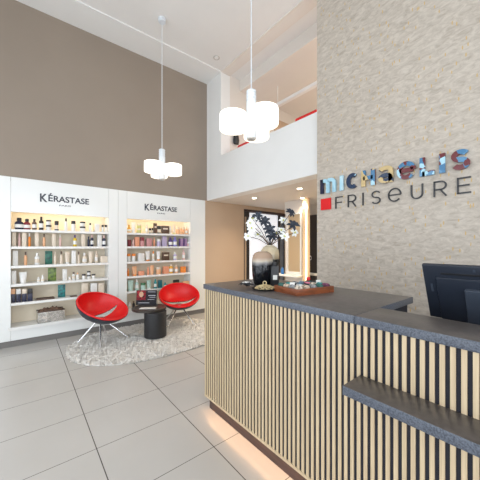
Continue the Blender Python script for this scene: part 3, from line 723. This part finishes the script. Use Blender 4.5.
def ribbon(bm, pts, s, x_front, x_back, yl, z0):
    P = [Vector(p) for p in pts]; n = len(P); L = []; R = []
    closed = (P[0] - P[-1]).length < 1e-6
    for i, p in enumerate(P):
        if closed and i in (0, n-1): a = (P[1]-P[0]).normalized(); b = (P[-1]-P[-2]).normalized()
        else:
            a = (P[min(i+1,n-1)] - P[i]); b = (P[i] - P[max(i-1,0)])
            a = a.normalized() if a.length else b.normalized(); b = b.normalized() if b.length else a
        tt = (a + b).normalized(); nn = Vector((-tt.y, tt.x)); k = s/2 / max(.5, nn.dot(Vector((-a.y, a.x))))
        L.append(p + nn*k); R.append(p - nn*k)
    def v(q, x): return bm.verts.new((x, yl - q.x, z0 + q.y))
    F = [(v(l, x_front), v(q, x_front), v(l, x_back), v(q, x_back)) for l, q in zip(L, R)]
    for A, B in zip(F, F[1:]):
        bm.faces.new((A[0],A[1],B[1],B[0])); bm.faces.new((A[2],B[2],B[3],A[3])); bm.faces.new((A[0],B[0],B[2],A[2])); bm.faces.new((A[1],A[3],B[3],B[1]))
    if not closed:
        A = F[0]; bm.faces.new((A[0],A[2],A[3],A[1])); A = F[-1]; bm.faces.new((A[0],A[1],A[3],A[2]))
t = thing('wall_sign', 'salon sign with patchwork coloured letters above thin dark letters on the wallpapered wall', 'sign', (3.0, 1.3, 1.857))
big = [('m', 2.045, 1.829, 'patch_a'), ('I', 1.773, 1.730, 'patch_a'), ('C', 1.695, 1.546, 'patch_n'), ('H', 1.508, 1.358, 'patch_h'), ('a', 1.322, 1.176, 'patch_g'),
       ('e', 1.138, .969, 'patch_b'), ('L', .935, .818, 'patch_b'), ('I', .779, .735, 'patch_b'), ('S', .691, .560, 'patch_b')]
lookname = {'patch_a': 'ice blue letter with navy patches', 'patch_n': 'navy and ice blue letter', 'patch_h': 'gold, maroon and blue letter', 'patch_g': 'gold letter with dark patches', 'patch_b': 'blue and maroon letter'}
for ch, a, b, mm in big:
    bm = bmesh.new(); W = a - b; s = .043 if ch != 'I' else W
    for q, pl in enumerate(glyph(ch, W, .178, s)):
        ribbon(bm, pl, s, -.034, -.012, a - 1.3, .207)
        if ch == 'm' and q == 0:
            for f in bm.faces: f.material_index = 1
    tag(obj('letter', bm, [M[mm], PM['navy']] if ch == 'm' else M[mm], t, smooth=False), lookname[mm])
for ch, a, b in [('F',1.844,1.75),('R',1.682,1.579),('I',1.506,1.492),('S',1.403,1.307),('e',1.232,1.103),('U',1.018,.912),('R',.828,.727),('E',.653,.558)]:
    bm = bmesh.new(); W = a - b; s = .0125
    for pl in glyph(ch, W, .143, s): ribbon(bm, pl, s, -.016, -.001, a - 1.3, 0)
    tag(obj('letter', bm, M['black_letter'], t, smooth=False), 'thin dark letter')
bxo('square', M['red_acrylic'], -.02, -.001, .606, .745, .002, .143, parent=t)

# ---------------------------------------------------------------- pendant lamps
RT = Vector((.7786, -.628, 0)); FW = Vector((.6275, .778, 0))
def pendant(x, y, ang0, label):
    t = thing('pendant_lamp', label, 'pendant lamp', (x, y, 2.415), 0, None)
    top = H - 2.415
    bm = bmesh.new(); lathe(bm, [(.05, top-.055), (.055, top-.05), (.055, top)], 24); obj('ceiling_rose', bm, M['lampwhite'], t)
    bm = bmesh.new(); tube(bm, [(0, 0, .45), (0, 0, top-.05)], .005, 8); obj('cord', bm, M['lampwhite'], t)
    bm = bmesh.new(); prof = [(.045, .0), (.047, .004), (.047, .34)]
    for k in range(4): prof += [(.040, .345+.026*k), (.040, .352+.026*k), (.047, .356+.026*k), (.047, .366+.026*k)]
    lathe(bm, prof + [(.03, .455), (.008, .46)], 24); obj('stem', bm, M['lampwhite'], t)
    bm = bmesh.new(); lathe(bm, [(.001,-.012),(.040,-.012),(.044,-.008),(.044,0)], 24); obj('end_disc', bm, M['disc'], t)
    for k in range(3):
        a = math.radians(ang0 + 120*k); d = RT*math.cos(a) + FW*math.sin(a); c = d * .172
        bm = bmesh.new()
        lathe(bm, [(.001, .0), (.120, .0), (.125, .002), (.127, .008), (.127, .142), (.125, .148), (.120, .150), (.001, .150)], 36, c=(c.x, c.y, .065))
        s = obj('shade', bm, M['shade'], t)
        bm = bmesh.new(); tube(bm, [d*.04 + Vector((0,0,.235)), d*.11 + Vector((0,0,.235)), d*.172 + Vector((0,0,.215))], .008, 8); obj('arm', bm, M['lampwhite'], t)
    return t
pendant(1.652, 3.934, 0, 'smaller looking far pendant lamp with three glowing drum shades before the taupe wall')
pendant(1.683, 1.917, 70, 'large near pendant lamp with three glowing drum shades before the gallery parapet')

# ---------------------------------------------------------------- rug
t = thing('shaggy_rug', 'oval cream shaggy rug under the red chairs and black table', 'rug', (1.57, 4.03, 0))
def rugr(a):
    c, s = abs(math.cos(a)), abs(math.sin(a)); e = 2.35
    return ((c/1.13)**e + (s/.79)**e)**(-1/e)
bm = bmesh.new(); N = 72; lo_ = []; hi_ = []
for i in range(N):
    a = 2*PI*i/N; q = rugr(a) - .02
    lo_.append(bm.verts.new((q*math.cos(a), q*math.sin(a), 0))); hi_.append(bm.verts.new((q*math.cos(a), q*math.sin(a), .012)))
for i in range(N): bm.faces.new((lo_[i], lo_[(i+1)%N], hi_[(i+1)%N], hi_[i]))
bm.faces.new(hi_); bm.faces.new(list(reversed(lo_))); obj('backing', bm, M['pile'], t, smooth=False)
me = bpy.data.meshes.new('pile'); V = []; F = []; rr = random.Random(11); n = 0
while n < 26000:
    x = rr.uniform(-1.14, 1.14); y = rr.uniform(-.8, .8); a = math.atan2(y, x); d = math.hypot(x, y)
    if d > rugr(a): continue
    n += 1; cl = math.sin(x*31 + 3*math.sin(y*27)) + math.cos(y*37 + 3*math.sin(x*23)); th = cl*1.6 + rr.uniform(-1.3, 1.3); ln = rr.uniform(.02, .045); hgt = rr.uniform(.018, .030) + .014*(.5 + .25*cl)*rr.random()
    w = rr.uniform(.004, .008); dx, dy = math.cos(th), math.sin(th); px, py = -dy*w, dx*w; i = len(V)
    V += [(x-px, y-py, .006), (x+px, y+py, .006), (x+dx*ln*.5+px, y+dy*ln*.5+py, hgt), (x+dx*ln*.5-px, y+dy*ln*.5-py, hgt), (x+dx*ln, y+dy*ln, hgt*.75)]
    F += [(i, i+1, i+2, i+3), (i+3, i+2, i+4)]
me.from_pydata(V, [], F); me.materials.append(M['pile']); me.polygons.foreach_set('use_smooth', [True]*len(me.polygons)); me.update()
o = bpy.data.objects.new('pile', me); C.objects.link(o); o.parent = t; o['kind'] = 'stuff'

# ---------------------------------------------------------------- tub chairs
BZ = .505
def dish_layer(bm, off, scale, thick, mi=0):
    NR, NA = 48, 168; Rr = .345; tilt = math.radians(28); ct, st = math.cos(tilt), math.sin(tilt)
    def P(x, y, o):
        q = min(1., x*x + y*y); w = -.19*(1 - q**1.8)*(1 + .30*y)
        # outward offset (away from the sitting side)
        nx, ny, nz = x*.95*q**.6, y*.95*q**.6, -(1.05 - q*.75)
        l = math.sqrt(nx*nx+ny*ny+nz*nz); k = o/l
        if o > .012: k += .03*(1 - q)*min(1., max(0., -y - .25)*3)/l
        X = x*Rr*1.0 + nx*k; Yv = y*Rr + ny*k; Wn = w + nz*k
        return (X, Yv*ct - Wn*st, BZ + Yv*st + Wn*ct)
    def slot(x, y):
        if abs(x) > .9: return False
        c = .0 + .03*x*x; hw = .15*(1 - (x/.9)**2)**.7
        return abs(y - c) < hw
    A = []; B = []
    for j in range(1, NR+1):
        rad = scale*j/NR; A.append([]); B.append([])
        for i in range(NA):
            x, y = rad*math.cos(2*PI*i/NA), rad*math.sin(2*PI*i/NA)
            A[-1].append(bm.verts.new(P(x, y, off))); B[-1].append(bm.verts.new(P(x, y, off+thick)))
    keep = {}
    def mid(j, i):
        rad = scale*(j+.5)/NR; a = 2*PI*(i+.5)/NA; return rad*math.cos(a), rad*math.sin(a)
    quads = []
    for j in range(1, NR):
        for i in range(NA):
            if slot(*mid(j, i)): continue
            k = (i+1) % NA
            quads.append(((j-1,i),(j-1,k),(j,k),(j,i)))
    ec = {}
    for q in quads:
        bm.faces.new([A[a][b] for a, b in q]); bm.faces.new([B[a][b] for a, b in reversed(q)])
        for u, v in zip(q, q[1:]+q[:1]):
            key = tuple(sorted((u, v))); ec.setdefault(key, []).append((u, v))
    for key, l in ec.items():
        if len(l) == 1 and not (key[0][0] == 0 and key[1][0] == 0):
            u, v = l[0]; bm.faces.new((A[v[0]][v[1]], A[u[0]][u[1]], B[u[0]][u[1]], B[v[0]][v[1]]))
    if not slot(0, 0):
        bm.faces.new(A[0]); bm.faces.new(list(reversed(B[0])))
    else:
        pass
    for v in [v for v in bm.verts if not v.link_faces]: bm.verts.remove(v)
def tub_chair(loc, rz, label, la=0.):
    t = thing('tub_chair', label, 'chair', loc, rz, 'red tub chairs on the rug')
    bm = bmesh.new(); dish_layer(bm, 0, 1., .012); obj('upholstery', bm, M['red'], t, ang=1.2)
    bm = bmesh.new(); dish_layer(bm, .0125, .985, .008); obj('shell', bm, M['shell'], t, ang=1.2)
    bm = bmesh.new(); ct, st = math.cos(math.radians(28)), math.sin(math.radians(28)); pts = []
    for i in range(73):
        x, y = .345*math.cos(2*PI*i/72), .345*math.sin(2*PI*i/72); pts.append((x, y*ct + .004*st, BZ + y*st - .004*ct))
    tube(bm, pts, .0125, 10); obj('rim', bm, M['red'], t, ang=1.5)
    bm = bmesh.new(); lathe(bm, [(.055, .262), (.07, .27), (.075, .312), (.05, .322)], 24, c=(0, .06, 0)); obj('hub', bm, M['chrome'], t)
    for k in range(4):
        a = PI/4 + k*PI/2 + la; cx, cy = math.cos(a), math.sin(a)
        bm = bmesh.new(); tube(bm, [(cx*.03, cy*.03 + .05, .30), (cx*.178, cy*.178+.025, .152), (cx*.325, cy*.325, .004)], [.013, .012, .009], 12); obj('leg', bm, M['chrome'], t)
    return t
RUGZ = .034
tub_chair((.92, 4.30, RUGZ), .56, 'red tub chair with black shell on the left, nearest the cream bottles', -.10)
tub_chair((2.18, 4.42, RUGZ), -.33, 'red tub chair on the right behind the black side table')

# ---------------------------------------------------------------- side table and its papers
t = thing('side_table', 'round black side table with drum base between the red chairs', 'table', (1.575, 4.0, RUGZ))
bm = bmesh.new(); lathe(bm, [(.158, 0), (.163, .004), (.163, .375), (.16, .378)], 48); obj('base', bm, M['dark'], t)
bm = bmesh.new(); lathe(bm, [(.252, 0), (.256, .004), (.256, .030), (.252, .034)], 64, c=(-.03, .17, .378)); obj('tabletop', bm, M['tabletop'], t)
TZ = RUGZ + .412
t = thing('display_card', 'dark red printed card standing upright on the black table', 'card', (1.56, 4.35, TZ), -.679)
bm = bmesh.new(); box(bm, -.165, .165, -.004, .004, .0, .235)
for v in bm.verts: v.co.y += v.co.z * .12
obj('board', bm, M['card_dark'], t, smooth=False)
def on_card(name, m, x0, x1, z0, z1, e=.0012):
    bm = bmesh.new(); box(bm, x0, x1, -.004-e, -.0035, z0, z1)
    for v in bm.verts: v.co.y += v.co.z * .12
    return obj(name, bm, m, t, smooth=False)
on_card('red_print', M['card_red'], -.16, -.01, .08, .23)
bm = bmesh.new(); lathe(bm, [(.001, 0), (.033, 0), (.036, .0008)], 24, sy=1.25)
for v in bm.verts: v.co = Vector((v.co.x - .085, -.0056 - v.co.z*.5 + (v.co.y+.17)*.12, v.co.y + .17))
obj('portrait', bm, M['card_face'], t)
on_card('text_line', M['card_line'], .02, .145, .205, .213); on_card('text_line', M['card_line'], .03, .15, .145, .157); on_card('text_line', M['card_line'], .05, .15, .118, .124)
on_card('text_line', M['card_line'], .02, .13, .085, .092); on_card('text_line', M['card_line'], -.13, .05, .03, .04)
bm = bmesh.new(); box(bm, -.03, .03, .008, .09, 0, .006); box(bm, -.03, .03, .02, .026, 0, .12); obj('foot', bm, M['card_dark'], t, smooth=False)
o = bxo('magazine', M['paper_white'], -.12, .12, -.05, .05, 0, .008, loc=(1.50, 4.10, TZ), rotz=-.6, bev=.001); tag(o, 'pale magazine lying flat on the black table before the card', 'magazine')

# ---------------------------------------------------------------- things on the counter
CZ = 1.07
def vase(loc, prof, m, label):
    t = thing('vase', label, 'vase', loc)
    bm = bmesh.new(); lathe(bm, prof, 48, cap=False); bmesh.ops.solidify(bm, geom=bm.faces[:], thickness=.004)
    obj('body', bm, m, t, ang=1.2); return t
t = vase((1.612, 1.69, CZ), [(.001,.004),(.068,.0),(.078,.02),(.087,.07),(.091,.13),(.091,.20),(.084,.245),(.066,.270),(.045,.280),(.036,.283),(.034,.275)], M['vase_front'], 'front glazed vase, black below and brown cream above')
t = vase((1.80, 1.787, CZ), [(.001,.004),(.062,0),(.075,.03),(.082,.10),(.086,.18),(.087,.25),(.080,.295),(.060,.322),(.038,.332),(.040,.338),(.034,.33)], M['vase_back'], 'taller rear vase with cream top holding the lilies')
def blob_flower(bm, c, rad, n, mi, up, seed, narrow=.3):
    rr = random.Random(seed); up = Vector(up).normalized(); a = up.orthogonal().normalized(); b = up.cross(a)
    c = Vector(c)
    for k in range(n):
        th = 2*PI*k/n + rr.uniform(-.2, .2); d = a*math.cos(th) + b*math.sin(th); s = up.cross(d); L_ = rad*rr.uniform(.85, 1.1)
        prev = None
        for q, (tt, wd, lift) in enumerate(((0, .12, 0), (.3, .8, .22), (.6, 1., .30), (.85, .6, .22), (1., .06, .08))):
            p = c + d*L_*tt + up*L_*lift; w = s*rad*narrow*wd
            cur = [bm.verts.new(p - w + up*rad*.05), bm.verts.new(p - up*rad*.03), bm.verts.new(p + w + up*rad*.05)]
            if prev:
                for z in range(2):
                    f = bm.faces.new((prev[z], prev[z+1], cur[z+1], cur[z])); f.material_index = mi
            prev = cur
MOUTH = Vector((1.80, 1.787, 1.395))
def stem_curve(p, sag=.35):
    p = Vector(p); m = MOUTH.lerp(p, .5) + Vector((0, 0, .02)); base = MOUTH + Vector((0, 0, -.22)) + (MOUTH - p).normalized()*.0
    k = MOUTH + (p - MOUTH).normalized() * .012; k.z = MOUTH.z + .01
    return base, k, m, p
def lily(blooms, label, seed):
    t = thing('lily', label, 'flower', tuple(MOUTH + Vector((0, 0, -.22))), 0, None); O = t.location.copy()
    bm = bmesh.new()
    for i, p in enumerate(blooms):
        pts = stem_curve(p); 
        tube(bm, [q - O for q in (pts if i == 0 else pts[1:])], .0035, 6)
    obj('stem', bm, M['twig'], t)
    for i, p in enumerate(blooms):
        v = (Vector(p) - MOUTH).normalized()*.5 + Vector((-.6, -.7, .3)) + Vector((random.uniform(-.3,.3), random.uniform(-.3,.3), random.uniform(-.3,.3)))
        bm = bmesh.new(); blob_flower(bm, Vector(p) - O, .047, 6, 0, v, seed*10 + i, .27); f = obj('bloom', bm, M['petal'], t, ang=3)
        vn = v.normalized(); bm = bmesh.new()
        for q in range(5):
            e = (vn + Vector((random.uniform(-.4,.4), random.uniform(-.4,.4), random.uniform(-.4,.4)))).normalized()
            tube(bm, [Vector(p)-O, Vector(p)-O+e*.022], [.002, .0035], 6)
        obj('stamens', bm, M['petal_heart'], f)
lily([(1.602, 1.836, 1.604), (1.661, 1.871, 1.645)], 'white lily stem reaching up to the far left of the rear vase', 1)
lily([(1.580, 1.795, 1.551), (1.560, 1.815, 1.485), (1.690, 1.83, 1.500)], 'white lily stem leaning low to the left over the front vase', 2)
lily([(1.864, 1.707, 1.539), (1.901, 1.805, 1.516), (1.815, 1.622, 1.485)], 'white lily stem with crowded blooms to the right of the mouth', 3)
lily([(1.997, 1.664, 1.523), (1.954, 1.763, 1.641)], 'white lily stem reaching farthest to the right', 4)
def blackleaf(cl, label, seed):
    t = thing('black_foliage', label, 'foliage', tuple(MOUTH + Vector((0, 0, -.22))), 0, None); O = t.location.copy()
    bm = bmesh.new()
    for i, p in enumerate(cl):
        pts = stem_curve(p); tube(bm, [q - O + Vector((.006, .004, 0)) for q in (pts if i == 0 else pts[1:])], .003, 6)
    obj('stem', bm, M['black_leaf'], t)
    for i, p in enumerate(cl):
        bm = bmesh.new(); blob_flower(bm, Vector(p) - O, .061, 7, 0, (-.5+random.uniform(-.4,.4), -.7, .5), seed*10 + i, .24); obj('leaf_cluster', bm, M['black_leaf'], t, ang=3)
blackleaf([(1.70, 1.852, 1.668), (1.741, 1.790, 1.620)], 'black leaf stem topping the bouquet on the left', 5)
blackleaf([(1.715, 1.705, 1.540), (1.763, 1.73, 1.485)], 'black leaf stem low in the middle of the bouquet', 6)
blackleaf([(1.968, 1.687, 1.708), (1.951, 1.637, 1.590)], 'black leaf stem rising highest on the right of the bouquet', 7)
t = thing('dispenser_bottle', 'square black bottle with small white label beside the front vase', 'bottle', (1.650, 1.585, CZ), -.6)
bxo('body', M['dark'], -.034, .034, -.028, .028, 0, .165, parent=t, bev=.005)
bm = bmesh.new(); lathe(bm, [(.02,.165),(.021,.167),(.021,.19),(.018,.193)], 20); obj('cap', bm, M['dark'], t)
bxo('label', M['paper_white'], -.018, .018, -.0295, -.028, .05, .088, parent=t)
t = thing('brass_dish', 'black dish holding a round woven brass ornament with ring knob', 'dish', (1.43, 1.475, CZ))
bm = bmesh.new(); lathe(bm, [(.001,.0),(.07,.0),(.098,.010),(.102,.014),(.098,.0145),(.07,.005),(.001,.005)], 40, cap=False); obj('dish', bm, M['dark'], t)
bm = bmesh.new()
for k in range(11):
    a = 2*PI*k/11
    tube(bm, [((.078-.066*q**1.4)*math.cos(a+q*1.3), (.078-.066*q**1.4)*math.sin(a+q*1.3), .006+.030*q**.7) for q in [i/8 for i in range(9)]], .0042, 6)
    tube(bm, [((.078-.066*q**1.4)*math.cos(a-q*1.3), (.078-.066*q**1.4)*math.sin(a-q*1.3), .005+.028*q**.7) for q in [i/8 for i in range(9)]], .0038, 6)
orn = obj('woven_ornament', bm, M['brass'], t)
bm = bmesh.new(); tube(bm, [(.0 + .013*math.cos(a*PI/8)*.78, -.013*math.cos(a*PI/8)*.63, .050 + .013*math.sin(a*PI/8)) for a in range(17)], .0035, 8); obj('ring_knob', bm, M['brass'], t)
bm = bmesh.new(); blob_flower(bm, (0, 0, .012), .075, 7, 0, (.1, 0, 1), 31, .25); blob_flower(bm, (.02, .01, .024), .045, 5, 0, (-.2, .2, 1), 32, .25)
o = obj('fabric_leaf', bm, M['black_leaf'], loc=(1.375, 1.62, CZ)); tag(o, 'black artificial leaf cluster lying left of the brass ornament', 'leaf')
bm = bmesh.new(); blob_flower(bm, (0, 0, .014), .045, 6, 0, (-.2, -.3, 1), 33, .3)
o = obj('lily_bloom', bm, M['petal'], loc=(1.42, 1.68, CZ)); tag(o, 'single white bloom lying on the counter beside the front vase', 'flower')

t = thing('wooden_tray', 'reddish brown wooden tray filled with colourful fabric rolls on the counter', 'tray', (1.59, 1.235, CZ), -.17)
w, d, h = .172, .125, .044
bxo('base', M['tray_wood'], -w, w, -d, d, 0, .008, parent=t)
for a in ((-w, w, -d, -d+.01), (-w, w, d-.01, d), (-w, -w+.01, -d+.01, d-.01), (w-.01, w, -d+.01, d-.01)):
    bxo('side', M['tray_wood'], *a, .008, h, parent=t, bev=.0015)
roll_cols = [('cream', (.70,.60,.48)), ('grey', (.30,.30,.30)), ('sand', (.62,.48,.36)), ('white', (.78,.78,.76)), ('charcoal', (.05,.05,.055)), ('pink', (.78,.22,.32)), ('dark green', (.04,.12,.10)),
             ('steel blue', (.16,.27,.36)), ('teal', (.04,.26,.26)), ('plum', (.20,.06,.12))]
RM = [(n, patch_mat('roll_' + n.replace(' ', '_'), [c, c, tuple(x*.45 for x in c), c, tuple(x*.7 for x in c)], i*1.9, 60.)) for i, (n, c) in enumerate(roll_cols)]
for n, m in RM:
    m.node_tree.nodes['Principled BSDF'].inputs['Roughness'].default_value = .8; m.node_tree.nodes['Principled BSDF'].inputs['Coat Weight'].default_value = 0; m.node_tree.nodes['Principled BSDF'].inputs['Metallic'].default_value = 0
order = [0, 2, 1, 6, 9,  1, 3, 4, 0, 8,  2, 4, 7, 5, 4,  6, 8, 1, 7, 6]
names5 = ['first', 'second', 'third', 'fourth', 'fifth']; rown = ['front', 'second', 'third', 'rear']
cr, sr = math.cos(-.17), math.sin(-.17)
for i, ci in enumerate(order):
    row, col = divmod(i, 5); lx = -.13 + .065*col + random.uniform(-.004, .004); ly = -.088 + .0585*row
    n, m = RM[ci]; bm = bmesh.new()
    prof = [(.0, -.026), (.012, -.027), (.019, -.023), (.0215, -.014), (.021, 0), (.0215, .014), (.019, .023), (.012, .027), (0.0005, .026)]
    prof[0] = (.0005, -.026); lathe(bm, prof, 16)
    R_ = Matrix.Rotation(PI/2, 4, 'X') @ Matrix.Rotation(0, 4, 'Z')
    for v in bm.verts: v.co = Matrix.Rotation(random.uniform(-.0001, .0001), 4, 'Z') @ (R_ @ v.co)
    o = obj('fabric_roll', bm, m, loc=(1.59 + lx*cr - ly*sr, 1.235 + lx*sr + ly*cr, CZ + .040 + random.uniform(0, .004)), rotz=-.17 + random.uniform(-.12, .12))
    tag(o, f'{n} fabric roll, {names5[col]} from the left in the {rown[row]} row of the wooden tray', 'fabric roll', 'fabric rolls in the wooden tray')
bm = bmesh.new(); lathe(bm, [(.0005,0),(.012,.002),(.016,.014),(.012,.027),(.0005,.03)], 16)
o = obj('red_roll', bm, PM['maroon'], loc=(1.73, 1.30, CZ + .062)); o.data.materials[0] = M['red_acrylic']; o.name = 'red_ball'; tag(o, 'small bright red ball on top of the rolls at the rear right of the tray', 'ball', 'fabric rolls in the wooden tray')
for x, y, lab in ((1.47, 1.24, 'small white price tag standing at the left end of the tray'), (1.725, 1.205, 'small white price tag standing at the right end of the tray')):
    o = bxo('price_tag', M['paper_white'], -.017, .017, -.001, .001, 0, .030, loc=(x, y, CZ + .046), rotz=-.68); tag(o, lab, 'price tag')

# ---------------------------------------------------------------- light and camera
def area(name, loc, rot, sx, sy, e, col):
    d = bpy.data.lights.new(name, 'AREA'); d.shape = 'RECTANGLE'; d.size = sx; d.size_y = sy; d.energy = e; d.color = col
    o = bpy.data.objects.new(name, d); C.objects.link(o); o.location = loc; o.rotation_euler = rot; return o
area('daylight', (-2.6, .95, 1.8), (0, -PI/2, 0), 3.2, 6.6, 200, (.86, .93, 1.0))      # through window_1
area('daylight', (.35, -3.4, 1.8), (PI/2, 0, 0), 4.4, 3.2, 170, (.90, .95, 1.0))        # through window_2
def panel(x, y, z, lab):
    t = thing('fill_lamp_housing', lab, 'ceiling light', (x, y, z))  # housing added to go with the unseen fill lamps
    bxo('housing', M['white'], -.85, .85, -.85, .85, -.012, 0, parent=t, bev=.002)
panel(5.6, 1.6, 2.36, 'added flat housing of the styling room fill lamp'); panel(5.0, 6.6, 2.5, 'added flat housing of the back room fill lamp')
area('gallery_fill', (4.8, .4, 4.58), (0, 0, 0), 2.0, 3.0, 120, (1, .93, .86))  # added fill lamp, kept out of view, brightens the gallery
area('salon_fill', (5.6, 1.6, 2.34), (0, 0, 0), 1.6, 1.6, 62, (1, .86, .68))  # added fill lamp, brightens the area under the gallery
area('back_room_fill', (5.0, 6.6, 2.45), (0, 0, 0), 1.5, 1.5, 40, (1, .96, .9))  # added fill lamp, unseen, brightens the back room
for x in (.4, 1.9):
    for y in (-1.6, .6): pass
for cx in (.50, 2.03):
    area('niche_light', (cx, 4.955, 1.905), (.35, 0, 0), 1.15, .02, 1.5, (1, .78, .48))
w = bpy.data.worlds.new('World'); bpy.context.scene.world = w; w.use_nodes = True
bg = w.node_tree.nodes['Background']; bg.inputs['Color'].default_value = (.80, .88, 1, 1); bg.inputs['Strength'].default_value = 1.0
cam = bpy.data.cameras.new('camera'); cam.lens = 20.25; cam.sensor_width = 36; cam.shift_y = 6/480; cam.clip_start = .02
co = bpy.data.objects.new('camera', cam); C.objects.link(co); co.location = (0, 0, 1.4); co.rotation_euler = (PI/2, 0, -math.atan2(.6275, .778))
sc = bpy.context.scene; sc.camera = co
sc.view_settings.view_transform = 'Standard'; sc.view_settings.look = 'None'; sc.view_settings.gamma = 1; sc.view_settings.use_curve_mapping = False
sc.view_settings.exposure = .1
